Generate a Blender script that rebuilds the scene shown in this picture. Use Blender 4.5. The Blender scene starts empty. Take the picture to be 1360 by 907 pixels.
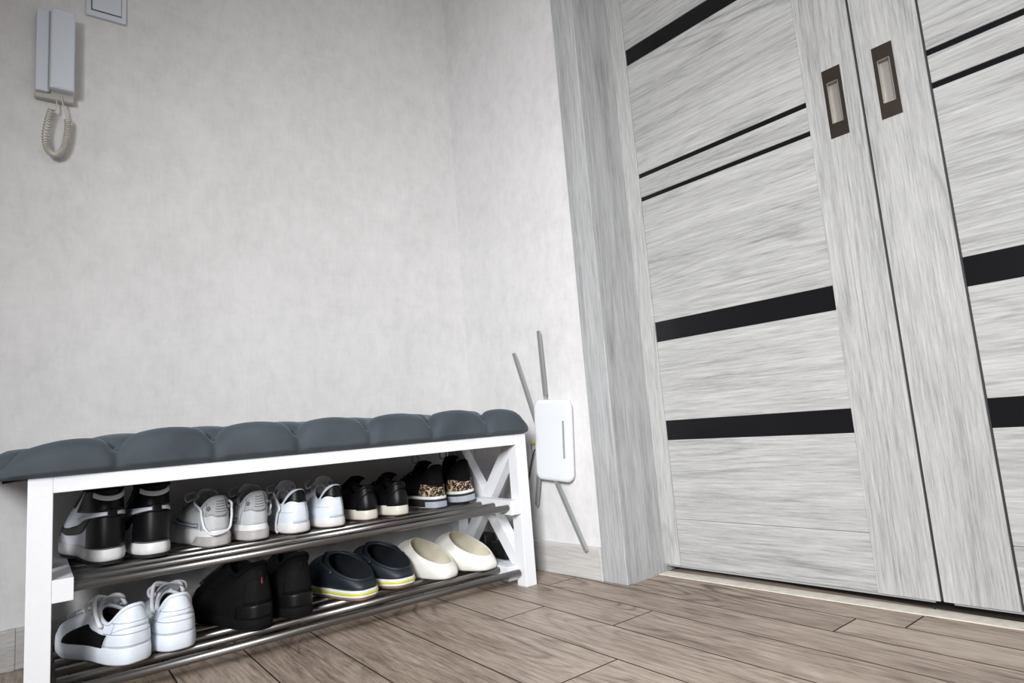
import bpy, bmesh, math, random
from mathutils import Vector, Matrix
PI = math.pi
rnd = random.Random(7)
scene = bpy.context.scene
COL = scene.collection

# ------------------------------------------------------------------ camera
F_PX, YAW, PITCH, ROLL = 825.27, -0.6620, 0.1288, -0.0790
CAM = Vector((-1.3376, -2.0150, 0.4904))
fw = Vector((-math.sin(YAW)*math.cos(PITCH), math.cos(YAW)*math.cos(PITCH), math.sin(PITCH)))
rt = Vector((math.cos(YAW), math.sin(YAW), 0)); up = rt.cross(fw)
r2 = rt*math.cos(ROLL) + up*math.sin(ROLL); u2 = -rt*math.sin(ROLL) + up*math.cos(ROLL)
cd = bpy.data.cameras.new('camera'); cam = bpy.data.objects.new('camera', cd); COL.objects.link(cam)
cam.matrix_world = Matrix(((r2.x, u2.x, -fw.x, CAM.x), (r2.y, u2.y, -fw.y, CAM.y), (r2.z, u2.z, -fw.z, CAM.z), (0, 0, 0, 1)))
cd.sensor_width = 36; cd.lens = F_PX*36/1360; cd.shift_x = -1.3/1360; cd.shift_y = 2.4/1360; cd.clip_start = 0.02
scene.camera = cam

# ------------------------------------------------------------------ world, lights, exposure
scene.view_settings.view_transform = 'Standard'; scene.view_settings.look = 'None'
scene.view_settings.gamma = 1; scene.view_settings.use_curve_mapping = False
scene.view_settings.exposure = 0.0
W = bpy.data.worlds.new('world'); scene.world = W; W.use_nodes = True
bg = W.node_tree.nodes['Background']; bg.inputs['Color'].default_value = (0.93, 0.96, 1.0, 1); bg.inputs['Strength'].default_value = 0.09
def area(name, loc, target, sx, sy, power, color=(1, 1, 1), spread=180):
    ld = bpy.data.lights.new(name, 'AREA'); ld.shape = 'RECTANGLE'; ld.size = sx; ld.size_y = sy
    ld.energy = power; ld.color = color; ld.spread = math.radians(spread)
    o = bpy.data.objects.new(name, ld); COL.objects.link(o); o.location = loc
    o.rotation_euler = (Vector(target)-Vector(loc)).to_track_quat('-Z', 'Y').to_euler()
    return o
area('key_light', (-2.45, -2.65, 1.42), (0.25, -0.70, 0.18), 0.8, 0.8, 38, (0.985, 0.99, 1.0), 86)  # unseen key light set from the shadow directions, beam narrowed for falloff
area('overhead_fill', (-0.7, -2.3, 2.55), (-0.6, -1.6, 0), 0.8, 0.8, 12, (1.0, 0.98, 0.95))  # added fill from above; no ceiling fixture is seen

# ------------------------------------------------------------------ materials
class NT:
    def __init__(s, name):
        s.m = bpy.data.materials.new(name); s.m.use_nodes = True; s.t = s.m.node_tree
        s.b = s.t.nodes['Principled BSDF']
    def n(s, kind, **kw):
        o = s.t.nodes.new(kind)
        for k, v in kw.items():
            if k in o.inputs: o.inputs[k].default_value = v
            else: setattr(o, k, v)
        return o
    def l(s, a, b): s.t.links.new(a, b)
    def math(s, op, a, b=None):
        o = s.n('ShaderNodeMath', operation=op)
        for i, v in enumerate((a, b)):
            if v is None: continue
            if isinstance(v, (int, float)): o.inputs[i].default_value = v
            else: s.l(v, o.inputs[i])
        return o.outputs[0]
    def ramp(s, fac, stops):
        o = s.n('ShaderNodeValToRGB'); e = o.color_ramp.elements
        while len(e) < len(stops): e.new(0.5)
        for i, (p, c) in enumerate(stops): e[i].position = p; e[i].color = (c[0], c[1], c[2], 1)
        s.l(fac, o.inputs[0]); return o.outputs[0]
    def bump(s, h, strength, dist=0.001):
        o = s.n('ShaderNodeBump', Strength=strength, Distance=dist); s.l(h, o.inputs['Height']); s.l(o.outputs[0], s.b.inputs['Normal'])

def srgb(r, g, b):
    f = lambda c: (c/255/12.92) if c/255 <= 0.04045 else ((c/255+0.055)/1.055)**2.4
    return (f(r), f(g), f(b), 1)

def plain(name, col, rough=0.5, metal=0.0, spec=0.5, bumps=None, mottled=0.0, coat=0.0):
    k = NT(name); k.b.inputs['Roughness'].default_value = rough; k.b.inputs['Metallic'].default_value = metal
    k.b.inputs['Specular IOR Level'].default_value = spec; k.b.inputs['Coat Weight'].default_value = coat
    tc = k.n('ShaderNodeTexCoord')
    nz = k.n('ShaderNodeTexNoise', Scale=(bumps[0] if bumps else 60.0), Detail=4.0); k.l(tc.outputs['Object'], nz.inputs['Vector'])
    a = mottled
    k.l(k.ramp(nz.outputs['Fac'], [(0.3, [c*(1-a) for c in col[:3]]), (0.7, [min(1, c*(1+a)) for c in col[:3]])]), k.b.inputs['Base Color'])
    if bumps: k.bump(nz.outputs['Fac'], bumps[1], bumps[2] if len(bumps) > 2 else 0.001)
    return k.m

def wood(name, axis, dark, mid, light, scale=1.0, ring=26.0, contrast=0.5, rough=0.45, pid=False):
    """grain running along axis ('x','y','z'), with cathedral contours and fine fibres"""
    k = NT(name); k.b.inputs['Roughness'].default_value = rough
    tc = k.n('ShaderNodeTexCoord'); co = tc.outputs['Object']
    if pid:
        at = k.n('ShaderNodeAttribute', attribute_name='pid'); ad = k.n('ShaderNodeVectorMath', operation='ADD')
        sc = k.n('ShaderNodeVectorMath', operation='SCALE'); k.l(at.outputs['Vector'], sc.inputs[0]); sc.inputs['Scale'].default_value = 17.0
        k.l(co, ad.inputs[0]); k.l(sc.outputs[0], ad.inputs[1]); co = ad.outputs[0]
    def mp(along, across):
        m = k.n('ShaderNodeMapping'); s = [across*scale]*3; s['xyz'.index(axis)] = along*scale
        m.inputs['Scale'].default_value = s; k.l(co, m.inputs['Vector']); return m.outputs[0]
    big = k.n('ShaderNodeTexNoise', Scale=1.0, Detail=1.5, Roughness=0.45, Distortion=0.15); k.l(mp(1.5, 6.5) if pid else mp(0.7, 6.0), big.inputs['Vector'])
    fib0 = k.n('ShaderNodeTexNoise', Scale=1.0, Detail=3.0); k.l(mp(9, 60), fib0.inputs['Vector'])
    rings = k.math('SINE', k.math('MULTIPLY', k.math('ADD', big.outputs['Fac'], k.math('MULTIPLY', k.math('SUBTRACT', fib0.outputs['Fac'], 0.5), 0.012)), ring*(5 if pid else 4.6)))
    rings = k.math('ADD', k.math('MULTIPLY', rings, 0.5), 0.5)
    rings = k.math('POWER', rings, 5.0)
    brk = k.n('ShaderNodeTexNoise', Scale=1.0, Detail=2.0); k.l(mp(2.2, 7), brk.inputs['Vector'])
    rings = k.math('MULTIPLY', rings, k.math('MAXIMUM', k.math('MULTIPLY', k.math('SUBTRACT', brk.outputs['Fac'], 0.40), 5.0), 0.0))
    fib = k.n('ShaderNodeTexNoise', Scale=1.0, Detail=5.0, Roughness=0.75); k.l(mp(9, 130) if pid else mp(9, 240), fib.inputs['Vector'])
    band = k.n('ShaderNodeTexNoise', Scale=1.0, Detail=3.0, Roughness=0.6); k.l(mp(2.2, 13) if pid else mp(0.9, 20), band.inputs['Vector'])
    f = k.math('MULTIPLY', k.math('SUBTRACT', fib.outputs['Fac'], 0.5), 2.0)
    b = k.math('MULTIPLY', k.math('SUBTRACT', band.outputs['Fac'], 0.5), 0.8)
    v = k.math('ADD', 0.52, k.math('MULTIPLY', k.math('ADD', f, b), contrast*1.3))
    v = k.math('SUBTRACT', v, k.math('MULTIPLY', rings, contrast*(0.40 if pid else 0.30)))
    if pid:
        sep = k.n('ShaderNodeSeparateXYZ'); k.l(at.outputs['Vector'], sep.inputs[0])
        v = k.math('ADD', v, k.math('MULTIPLY', k.math('SUBTRACT', sep.outputs[0], 0.5), 0.16))
    k.l(k.ramp(v, [(0.12, dark[:3]), (0.52, mid[:3]), (0.9, light[:3])]), k.b.inputs['Base Color'])
    k.bump(v, 0.18, 0.0006)
    return k.m

def wallpaper():
    k = NT('mottled_wallpaper'); k.b.inputs['Roughness'].default_value = 0.7; k.b.inputs['Specular IOR Level'].default_value = 0.25
    tc = k.n('ShaderNodeTexCoord')
    def nz(s, d, st=(1, 1, 1), r=0.6):
        m = k.n('ShaderNodeMapping'); m.inputs['Scale'].default_value = st; k.l(tc.outputs['Object'], m.inputs['Vector'])
        o = k.n('ShaderNodeTexNoise', Scale=s, Detail=d, Roughness=r); k.l(m.outputs[0], o.inputs['Vector']); return o.outputs['Fac']
    a = nz(4.5, 6, (1, 1, 0.7)); b = nz(26, 5, (1, 1, 0.6), 0.65); c = nz(120, 2, (1, 1, 0.25)); d = nz(60, 3, (0.25, 0.25, 1.2))
    v = k.math('ADD', k.math('MULTIPLY', a, 0.34), k.math('MULTIPLY', b, 0.40))
    v = k.math('ADD', v, k.math('MULTIPLY', k.math('ADD', c, d), 0.13))
    k.l(k.ramp(v, [(0.36, srgb(199, 198, 198)), (0.5, srgb(210, 209, 209)), (0.64, srgb(219, 218, 218))]), k.b.inputs['Base Color'])
    k.bump(k.math('ADD', k.math('MULTIPLY', c, 0.6), k.math('ADD', d, b)), 0.16, 0.0015)
    return k.m

M = {}
M['wall'] = wallpaper()
GD, GM, GL = srgb(108, 108, 108), srgb(167, 167, 166), srgb(202, 202, 201)
M['door_v'] = wood('grey_wood_vertical_grain', 'z', GD, GM, GL, ring=22, contrast=0.42)
M['door_h'] = wood('grey_wood_horizontal_grain', 'y', GD, GM, GL, ring=24, contrast=0.42)
M['casing'] = wood('grey_wood_casing', 'z', srgb(108, 109, 110), srgb(164, 165, 166), srgb(198, 199, 200), ring=14, contrast=0.40)
M['base_y'] = wood('skirting_grain_right', 'y', srgb(148, 146, 144), srgb(188, 186, 183), srgb(212, 210, 207), ring=14, contrast=0.4)
M['base_x'] = wood('skirting_grain_back', 'x', srgb(140, 138, 137), srgb(176, 174, 172), srgb(200, 198, 196), ring=14, contrast=0.4)
M['floor'] = wood('brown_grey_laminate', 'y', srgb(86, 73, 63), srgb(158, 142, 129), srgb(194, 181, 168), ring=20, contrast=0.52, rough=0.42, pid=True)
M['groove'] = plain('plank_groove', srgb(52, 44, 38), 0.8)
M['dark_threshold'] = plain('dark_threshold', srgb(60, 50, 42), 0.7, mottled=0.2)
M['cream'] = plain('cream_threshold_strip', srgb(214, 208, 197), 0.5, mottled=0.12, bumps=(40, 0.1))
M['black_glass'] = plain('black_glass', srgb(23, 23, 25), 0.2, spec=0.2)
M['seam_black'] = plain('door_edge_seal', srgb(35, 36, 38), 0.6)  # near-black colour standing for the shade in the door gaps
M['white_paint'] = plain('white_painted_wood', srgb(227, 229, 233), 0.38, bumps=(90, 0.06), mottled=0.012)
M['bronze'] = plain('dark_bronze', srgb(70, 62, 56), 0.38, metal=0.75, mottled=0.05)
M['nickel'] = plain('brushed_nickel', srgb(168, 163, 157), 0.42, metal=0.75)
M['steel'] = plain('chromed_steel_tube', srgb(134, 132, 130), 0.36, metal=1.0)
M['plastic_white'] = plain('white_plastic', srgb(200, 206, 215), 0.32)
M['router_white'] = plain('router_white', srgb(220, 223, 227), 0.35)
M['plastic_grey'] = plain('grey_plastic', srgb(150, 152, 152), 0.4)
M['antenna_grey'] = plain('antenna_grey', srgb(122, 124, 126), 0.4)
M['plastic_shade'] = plain('beige_grey_plastic', srgb(176, 174, 168), 0.45)
M['cord'] = plain('cord_grey', srgb(196, 192, 182), 0.45)
M['switch_line'] = plain('switch_gap', srgb(40, 44, 48), 0.5)
M['yellow'] = plain('yellow_plug', srgb(220, 195, 20), 0.4)
M['black_plastic'] = plain('black_plastic', srgb(22, 22, 23), 0.4)
M['board_dark'] = plain('seat_underside', srgb(58, 46, 42), 0.8, mottled=0.1)
def velvet():
    k = NT('slate_velvet'); b = k.b; b.inputs['Roughness'].default_value = 0.78; b.inputs['Specular IOR Level'].default_value = 0.2
    b.inputs['Sheen Weight'].default_value = 0.35; b.inputs['Sheen Roughness'].default_value = 0.45; b.inputs['Sheen Tint'].default_value = srgb(150, 165, 175)
    tc = k.n('ShaderNodeTexCoord'); n1 = k.n('ShaderNodeTexNoise', Scale=9.0, Detail=4.0); k.l(tc.outputs['Object'], n1.inputs['Vector'])
    k.l(k.ramp(n1.outputs['Fac'], [(0.3, srgb(56, 62, 68)[:3]), (0.7, srgb(71, 78, 84)[:3])]), b.inputs['Base Color'])
    n2 = k.n('ShaderNodeTexNoise', Scale=900.0, Detail=2.0); k.l(tc.outputs['Object'], n2.inputs['Vector']); k.bump(n2.outputs['Fac'], 0.25, 0.0006)
    return k.m
M['velvet'] = velvet()
L = {}
L['black'] = plain('black_leather', srgb(11, 11, 13), 0.45, spec=0.3, bumps=(220, 0.25, 0.0006), mottled=0.2)
L['black_cloth'] = plain('black_cloth', srgb(16, 16, 18), 0.85, spec=0.12, bumps=(400, 0.4), mottled=0.3)
L['black_suede'] = plain('black_nubuck', srgb(17, 16, 17), 0.8, spec=0.12, bumps=(150, 0.3), mottled=0.25)
L['lining'] = plain('dark_lining', srgb(26, 26, 30), 0.9)
L['white'] = plain('white_leather', srgb(222, 229, 238), 0.42, bumps=(160, 0.12, 0.0006), mottled=0.02)
L['white_rubber'] = plain('white_rubber', srgb(222, 222, 222), 0.5, mottled=0.05)
L['old_rubber'] = plain('yellowed_rubber', srgb(214, 210, 200), 0.5, bumps=(12, 0.02), mottled=0.10)
L['outsole_black'] = plain('black_outsole', srgb(30, 30, 32), 0.7)
L['outsole_brown'] = plain('tan_outsole', srgb(132, 104, 82), 0.7, mottled=0.2)
L['outsole_grey'] = plain('grey_outsole', srgb(172, 168, 166), 0.6, mottled=0.05)
L['grey_light'] = plain('pale_grey_mesh', srgb(190, 193, 195), 0.7, bumps=(300, 0.3), mottled=0.05)
L['grey_mid'] = plain('mid_grey_suede', srgb(163, 165, 168), 0.8, bumps=(200, 0.3), mottled=0.06)
L['grey_blue'] = plain('blue_grey_panel', srgb(120, 128, 138), 0.6)
L['stitch'] = plain('blue_grey_stitch', srgb(150, 158, 172), 0.7)  # even blue-grey thread colour for the stitch lines
L['stitch_grey'] = plain('grey_stitch', srgb(110, 112, 116), 0.7)
L['lace_white'] = plain('white_lace', srgb(222, 224, 228), 0.85, bumps=(500, 0.4))
L['lace_black'] = plain('black_lace', srgb(20, 20, 22), 0.9)
L['lace_tan'] = plain('beige_lace', srgb(150, 142, 134), 0.85)
L['red'] = plain('red_tab', srgb(120, 20, 22), 0.6)
L['navy'] = plain('navy_foam', srgb(25, 33, 41), 0.55, bumps=(120, 0.08), mottled=0.05)
L['navy_in'] = plain('dark_footbed', srgb(15, 20, 27), 0.75, mottled=0.1)
L['lime'] = plain('yellow_green_foam', srgb(206, 208, 48), 0.5)
L['clog_white'] = plain('off_white_foam', srgb(232, 230, 224), 0.5, bumps=(40, 0.03), mottled=0.02)
L['clog_in'] = plain('worn_footbed', srgb(196, 190, 172), 0.65, bumps=(14, 0.03), mottled=0.14)
def leopard():
    k = NT('leopard_print'); k.b.inputs['Roughness'].default_value = 0.8
    tc = k.n('ShaderNodeTexCoord'); nz = k.n('ShaderNodeTexNoise', Scale=60.0, Detail=2.0); k.l(tc.outputs['Object'], nz.inputs['Vector'])
    mx = k.n('ShaderNodeMixRGB'); mx.inputs[0].default_value = 0.012; k.l(tc.outputs['Object'], mx.inputs[1]); k.l(nz.outputs['Color'], mx.inputs[2])
    vo = k.n('ShaderNodeTexVoronoi', Scale=105.0); k.l(mx.outputs[0], vo.inputs['Vector'])
    k.l(k.ramp(vo.outputs['Distance'], [(0.0, srgb(150, 112, 72)[:3]), (0.25, srgb(170, 130, 90)[:3]), (0.30, srgb(16, 13, 12)[:3]), (0.55, srgb(14, 12, 11)[:3]), (0.66, srgb(196, 174, 142)[:3])]), k.b.inputs['Base Color'])
    return k.m
L['leopard'] = leopard()

# ------------------------------------------------------------------ helpers
def obj(name, bm, mat, parent=None, smooth=False, loc=None, rotz=None, flip=True):
    if flip: bmesh.ops.recalc_face_normals(bm, faces=bm.faces)
    me = bpy.data.meshes.new(name); bm.to_mesh(me); bm.free()
    mats = mat if isinstance(mat, (list, tuple)) else [mat]
    for m in mats: me.materials.append(m)
    if smooth:
        for p in me.polygons: p.use_smooth = True
    o = bpy.data.objects.new(name, me); COL.objects.link(o)
    if parent is not None: o.parent = parent
    if loc is not None: o.location = loc
    if rotz is not None: o.rotation_euler = (0, 0, rotz)
    return o
def struct(o): o['kind'] = 'structure'; return o
def tag(o, label, cat, group=None):
    o['label'] = label; o['category'] = cat
    if group: o['group'] = group
    return o
def thing(name, label, cat, loc=(0, 0, 0), rotz=0, group=None):
    o = bpy.data.objects.new(name, None); COL.objects.link(o); o.empty_display_size = 0.05
    o.location = loc; o.rotation_euler = (0, 0, rotz)
    return tag(o, label, cat, group)
def box(bm, a, b, bev=0.0, seg=2, M4=None):
    x0, y0, z0 = a; x1, y1, z1 = b
    r = bmesh.ops.create_cube(bm, size=1, matrix=Matrix.Translation(((x0+x1)/2, (y0+y1)/2, (z0+z1)/2)) @ Matrix.Diagonal((abs(x1-x0), abs(y1-y0), abs(z1-z0), 1)))
    vs = r['verts']
    if M4 is not None: bmesh.ops.transform(bm, matrix=M4, verts=vs)
    if bev > 0:
        es = list({e for v in vs for e in v.link_edges})
        bmesh.ops.bevel(bm, geom=es, offset=bev, segments=seg, profile=0.5, affect='EDGES')
    return bm
def NB(): return bmesh.new()
def bx(a, b, bev=0.0, seg=2): return box(NB(), a, b, bev, seg)
def tube(bm, pts, r, n=10, cap=True, flat=None, upv=None):
    """sweep along pts; r number or list; flat=(w,h) gives an elliptical section"""
    pts = [Vector(p) for p in pts]; N = len(pts); rings = []
    prev = None
    for i, p in enumerate(pts):
        t = (pts[min(i+1, N-1)]-pts[max(i-1, 0)]).normalized()
        if prev is None:
            ref = Vector(upv) if upv else (Vector((0, 0, 1)) if abs(t.z) < 0.9 else Vector((1, 0, 0)))
        else: ref = prev
        s = t.cross(ref)
        if s.length < 1e-6: s = t.cross(Vector((0.3, 1, 0.2)))
        s.normalize(); u = s.cross(t).normalized(); prev = u
        rr = r[i] if isinstance(r, (list, tuple)) else r
        a, b = (rr, rr) if flat is None else (flat[0]*rr, flat[1]*rr)
        rings.append([bm.verts.new(p+s*(math.cos(2*PI*k/n)*a)+u*(math.sin(2*PI*k/n)*b)) for k in range(n)])
    for i in range(N-1):
        for k in range(n):
            bm.faces.new((rings[i][k], rings[i][(k+1) % n], rings[i+1][(k+1) % n], rings[i+1][k]))
    if cap: bm.faces.new(rings[0][::-1]); bm.faces.new(rings[-1])
    return bm
def closed_tube(bm, pts, r, n=8, flat=None):
    pts = [Vector(p) for p in pts]; N = len(pts); rings = []
    for i, p in enumerate(pts):
        t = (pts[(i+1) % N]-pts[i-1]).normalized()
        s = t.cross(Vector((0, 0, 1)))
        if s.length < 1e-4: s = Vector((1, 0, 0))
        s.normalize(); u = s.cross(t).normalized()
        a, b = (r, r) if flat is None else flat
        rings.append([bm.verts.new(p+s*(math.cos(2*PI*k/n)*a)+u*(math.sin(2*PI*k/n)*b)) for k in range(n)])
    for i in range(N):
        for k in range(n):
            bm.faces.new((rings[i][k], rings[i][(k+1) % n], rings[(i+1) % N][(k+1) % n], rings[(i+1) % N][k]))
    return bm
def spline(pts, n=8):
    """Catmull-Rom through pts"""
    P = [Vector(p) for p in pts]; P = [P[0]*2-P[1]]+P+[P[-1]*2-P[-2]]; out = []
    for i in range(1, len(P)-2):
        for k in range(n):
            t = k/n; a, b, c, d = P[i-1], P[i], P[i+1], P[i+2]
            out.append(0.5*((2*b)+(c-a)*t+(2*a-5*b+4*c-d)*t*t+(3*b-a-3*c+d)*t**3))
    out.append(P[-2]); return out
def loft(bm, rings, capa=False, capb=False):
    vr = [[bm.verts.new(p) for p in r] for r in rings]; n = len(vr[0])
    for i in range(len(vr)-1):
        for k in range(n): bm.faces.new((vr[i][k], vr[i][(k+1) % n], vr[i+1][(k+1) % n], vr[i+1][k]))
    if capa: bm.faces.new(vr[0][::-1])
    if capb: bm.faces.new(vr[-1])
    return bm
def rrect(w, h, r, n=5):
    pts = []
    for cx, cy, a0 in ((w/2-r, h/2-r, 0), (-w/2+r, h/2-r, 90), (-w/2+r, -h/2+r, 180), (w/2-r, -h/2+r, 270)):
        for k in range(n+1):
            a = math.radians(a0+90*k/n); pts.append((cx+r*math.cos(a), cy+r*math.sin(a)))
    return pts

# ------------------------------------------------------------------ room shell
TH = 0.066775                       # the door wall is not quite square to the back wall
RW = dict(rotz=TH)                  # everything in the door wall is built in that wall's own frame
def wallobj(name, bm, mat, parent=None, smooth=False):
    return obj(name, bm, mat, parent, smooth, rotz=(TH if parent is None else None))
# floor: one mesh of bevelled planks on a dark bed
bm = NB(); pid = bm.loops.layers.float_vector.new('pid')
seams = [-3.0, -2.83, -2.66, -2.49, -2.32, -2.15, -1.98, -1.81, -1.64, -1.45, -1.262, -1.085, -0.925, -0.762, -0.590, -0.386, -0.242, -0.098, 0.020, 0.128, 0.30]
JO = {seams[14]: [-1.057, -2.1], seams[15]: [-0.655, -1.85], seams[16]: [-0.907, -2.2], seams[17]: [-0.500, -1.75], seams[13]: [-0.25, -1.5], seams[12]: [-0.95, -2.3], seams[18]: [-1.30]}
for i in range(len(seams)-1):
    x0, x1 = seams[i], seams[i+1]; g = 0.0009
    js = JO.get(x0, [-0.35-rnd.random()*1.0, -1.6-rnd.random()*0.6])
    ys = [0.02]+sorted(js, reverse=True)+[-3.4]
    if x0 >= 0.12: ys = [-0.69, -1.4, -3.4]
    for j in range(len(ys)-1):
        ya, yb = ys[j]-g, ys[j+1]+g; c = (rnd.random(), rnd.random(), rnd.random())
        e = 0.0011
        top = [bm.verts.new((x0+g+e, yb+e, 0)), bm.verts.new((x1-g-e, yb+e, 0)), bm.verts.new((x1-g-e, ya-e, 0)), bm.verts.new((x0+g+e, ya-e, 0))]
        low = [bm.verts.new((x0+g, yb, -0.0016)), bm.verts.new((x1-g, yb, -0.0016)), bm.verts.new((x1-g, ya, -0.0016)), bm.verts.new((x0+g, ya, -0.0016))]
        fs = [bm.faces.new(top)]+[bm.faces.new((low[k], low[(k+1) % 4], top[(k+1) % 4], top[k])) for k in range(4)]
        for q, f in enumerate(fs):
            for lp in f.loops: lp[pid] = c
            if q: f.material_index = 1
f = bm.faces.new([bm.verts.new(p) for p in ((-3.0, -3.4, -0.003), (0.30, -3.4, -0.003), (0.30, 0.02, -0.003), (-3.0, 0.02, -0.003))]); f.material_index = 1
struct(obj('floor', bm, [M['floor'], M['groove']], flip=False))
# walls
struct(obj('wall_back', bx((-3.0, 0.0, -0.02), (0.6, 0.12, 2.6)), M['wall']))
M['ceiling'] = plain('ceiling_paint', srgb(236, 236, 234), 0.8)
struct(obj('ceiling', bx((-3.0, -3.4, 2.6), (0.7, 0.12, 2.66)), M['ceiling']))
Y1, Y2 = -0.6125, -0.7035
YE = -2.28
bm = NB(); box(bm, (0.0, Y1-0.03, -0.02), (0.16, 0.02, 2.6)); box(bm, (0.0, -3.4, -0.02), (0.16, YE, 2.6)); box(bm, (0.0, YE, 2.1), (0.16, Y1-0.03, 2.6))
struct(wallobj('wall_right', bm, M['wall']))
bm = bx((-0.012, -0.6105, 0.0), (0.0, -0.012, 0.098), 0.0025); box(bm, (-0.0145, -0.6118, 0.0), (0.0, -0.603, 0.0985), 0.002)
struct(wallobj('baseboard_right', bm, M['base_y']))
bm = bx((-3.0, -0.014, 0.0), (-1.372, 0.0, 0.095), 0.003); box(bm, (-1.371, -0.014, 0.0), (-0.0, 0.0, 0.095), 0.003); box(bm, (-1.380, -0.0165, 0.0), (-1.363, 0.0, 0.096), 0.002)
struct(obj('baseboard_back', bm, M['base_x']))
# door casing and deep jamb
struct(wallobj('trim_1', bx((-0.010, Y2, 0.0), (0.012, Y1, 2.12), 0.0025), M['casing']))
struct(wallobj('trim_2', bx((0.012, Y2+0.001, 0.0), (0.26, Y2+0.03, 2.12)), M['casing']))
struct(wallobj('trim_3', bx((-0.010, YE-0.02, 2.12), (0.26, Y1, 2.21), 0.002), M['casing']))
struct(wallobj('trim_4', bx((-0.010, YE-0.11, 0.0), (0.26, YE-0.02, 2.12), 0.002), M['casing']))
struct(wallobj('trim_5', bx((0.140, YE, -0.002), (0.1895, Y2, 0.0018), 0.0006), M['cream']))       # threshold strip
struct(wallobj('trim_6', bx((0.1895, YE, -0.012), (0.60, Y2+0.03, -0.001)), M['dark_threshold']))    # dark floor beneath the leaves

D = 0.179
def door_leaf(n, ya, yb, pa, pb, handle_y, label):
    """leaf from ya down to yb (y decreasing); panels between pa and pb; the leaf is one structure thing with parts"""
    root = bpy.data.objects.new('door_%d' % n, None); COL.objects.link(root); root['kind'] = 'structure'
    root.rotation_euler = (0, 0, TH)
    T = 0.035; ZB, ZT = 0.024, 2.09
    zl = [ZB, 0.1635, 0.403, 0.463, 0.712, 0.775, 1.178, 1.191, 1.257, 1.271, 1.655, 1.711, 1.96, ZT]
    kind = ['r', 'p', 'g', 'p', 'g', 'p', 'g', 'p', 'g', 'p', 'g', 'p', 'r']
    obj('stile', bx((D, pa, ZB), (D+T, ya, ZT), 0.0015), M['door_v'], root)
    # leading stile, with the pocket for the flush handle cut out
    for (s0, s1) in ((pb, yb),):
        if handle_y is None or not (s1 < handle_y < s0): obj('stile', bx((D, s1, ZB), (D+T, s0, ZT), 0.0015), M['door_v'], root)
    for a, b, k in zip(zl[:-1], zl[1:], kind):
        if k == 'g': obj('glass_strip', bx((D+0.0055, pb, a), (D+0.020, pa, b)), M['black_glass'], root)
        elif k == 'p': obj('panel', bx((D+0.0022, pb+0.0006, a+0.0002), (D+T-0.004, pa-0.0006, b-0.0002), 0.0009, 1), M['door_h'], root)
        else: obj('rail', bx((D+0.0022, pb+0.0006, a+0.0004), (D+T-0.004, pa-0.0006, b-0.0008), 0.0009, 1), M['door_h'], root)
    obj('bottom_guide', bx((D+0.006, yb+0.012, ZB-0.006), (D+0.026, ya-0.012, ZB-0.0005), 0.001), M['plastic_grey'], root)
    return root
def handle(root, yc):
    # flush pull: bronze plate, box-shaped nickel cup let into it
    zc = 1.2385; hw, hh = 0.0222, 0.0915; cw, ch = 0.0135, 0.055
    bm = NB(); x0, x1 = D-0.0022, D+0.0005
    box(bm, (x0, yc+cw, zc-hh), (x1, yc+hw, zc+hh)); box(bm, (x0, yc-hw, zc-hh), (x1, yc-cw, zc+hh))
    box(bm, (x0, yc-cw, zc+ch), (x1, yc+cw, zc+hh)); box(bm, (x0, yc-cw, zc-hh), (x1, yc+cw, zc-ch))
    h = obj('handle', bm, M['bronze'], root)
    bm = NB(); d = 0.012
    box(bm, (D-0.003, yc-cw, zc-ch), (D+d, yc-cw+0.0016, zc+ch)); box(bm, (D-0.003, yc+cw-0.0016, zc-ch), (D+d, yc+cw, zc+ch))
    box(bm, (D-0.003, yc-cw, zc+ch-0.0016), (D+d, yc+cw, zc+ch)); box(bm, (D-0.003, yc-cw, zc-ch), (D+d, yc+cw, zc-ch+0.0016))
    box(bm, (D+d-0.001, yc-cw, zc-ch), (D+d+0.0006, yc+cw, zc+ch))
    obj('finger_cup', bm, M['nickel'], h)
def pierced_stile(root, s1, s0, yc):
    ZB, ZT, T = 0.024, 2.09, 0.035; zc, cw, ch = 1.2385, 0.0135, 0.055
    # a front face with a real opening around the cup
    bm = NB(); ys = [s1, yc-cw, yc+cw, s0]; zs = [ZB, zc-ch, zc+ch, ZT]
    g = [[bm.verts.new((D, y, z)) for z in zs] for y in ys]; b = [[bm.verts.new((D+T, y, z)) for z in zs] for y in ys]
    for i in range(3):
        for j in range(3):
            if i == 1 and j == 1: continue
            bm.faces.new((g[i][j], g[i+1][j], g[i+1][j+1], g[i][j+1])); bm.faces.new((b[i][j], b[i][j+1], b[i+1][j+1], b[i+1][j]))
    for i in range(3):
        bm.faces.new((g[i][0], b[i][0], b[i+1][0], g[i+1][0])); bm.faces.new((g[i][3], g[i+1][3], b[i+1][3], b[i][3]))
        bm.faces.new((g[0][i], g[0][i+1], b[0][i+1], b[0][i])); bm.faces.new((g[3][i], b[3][i], b[3][i+1], g[3][i+1]))
    q = [(1, 1), (2, 1), (2, 2), (1, 2)]
    for k in range(4):
        i, j = q[k]; i2, j2 = q[(k+1) % 4]; bm.faces.new((g[i][j], b[i][j], b[i2][j2], g[i2][j2]))
    obj('stile', bm, M['door_v'], root)
    handle(root, yc)
d1 = door_leaf(1, -0.690, -1.4365, -0.758, -1.3085, -1.3795, '')
pierced_stile(d1, -1.4365, -1.3085, -1.3795)
obj('edge_seal', bx((D+0.004, -1.4405, 0.026), (D+0.03, -1.4366, 2.09)), M['seam_black'], d1)  # dark strip painted in for the shaded gap between the two leaves
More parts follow.
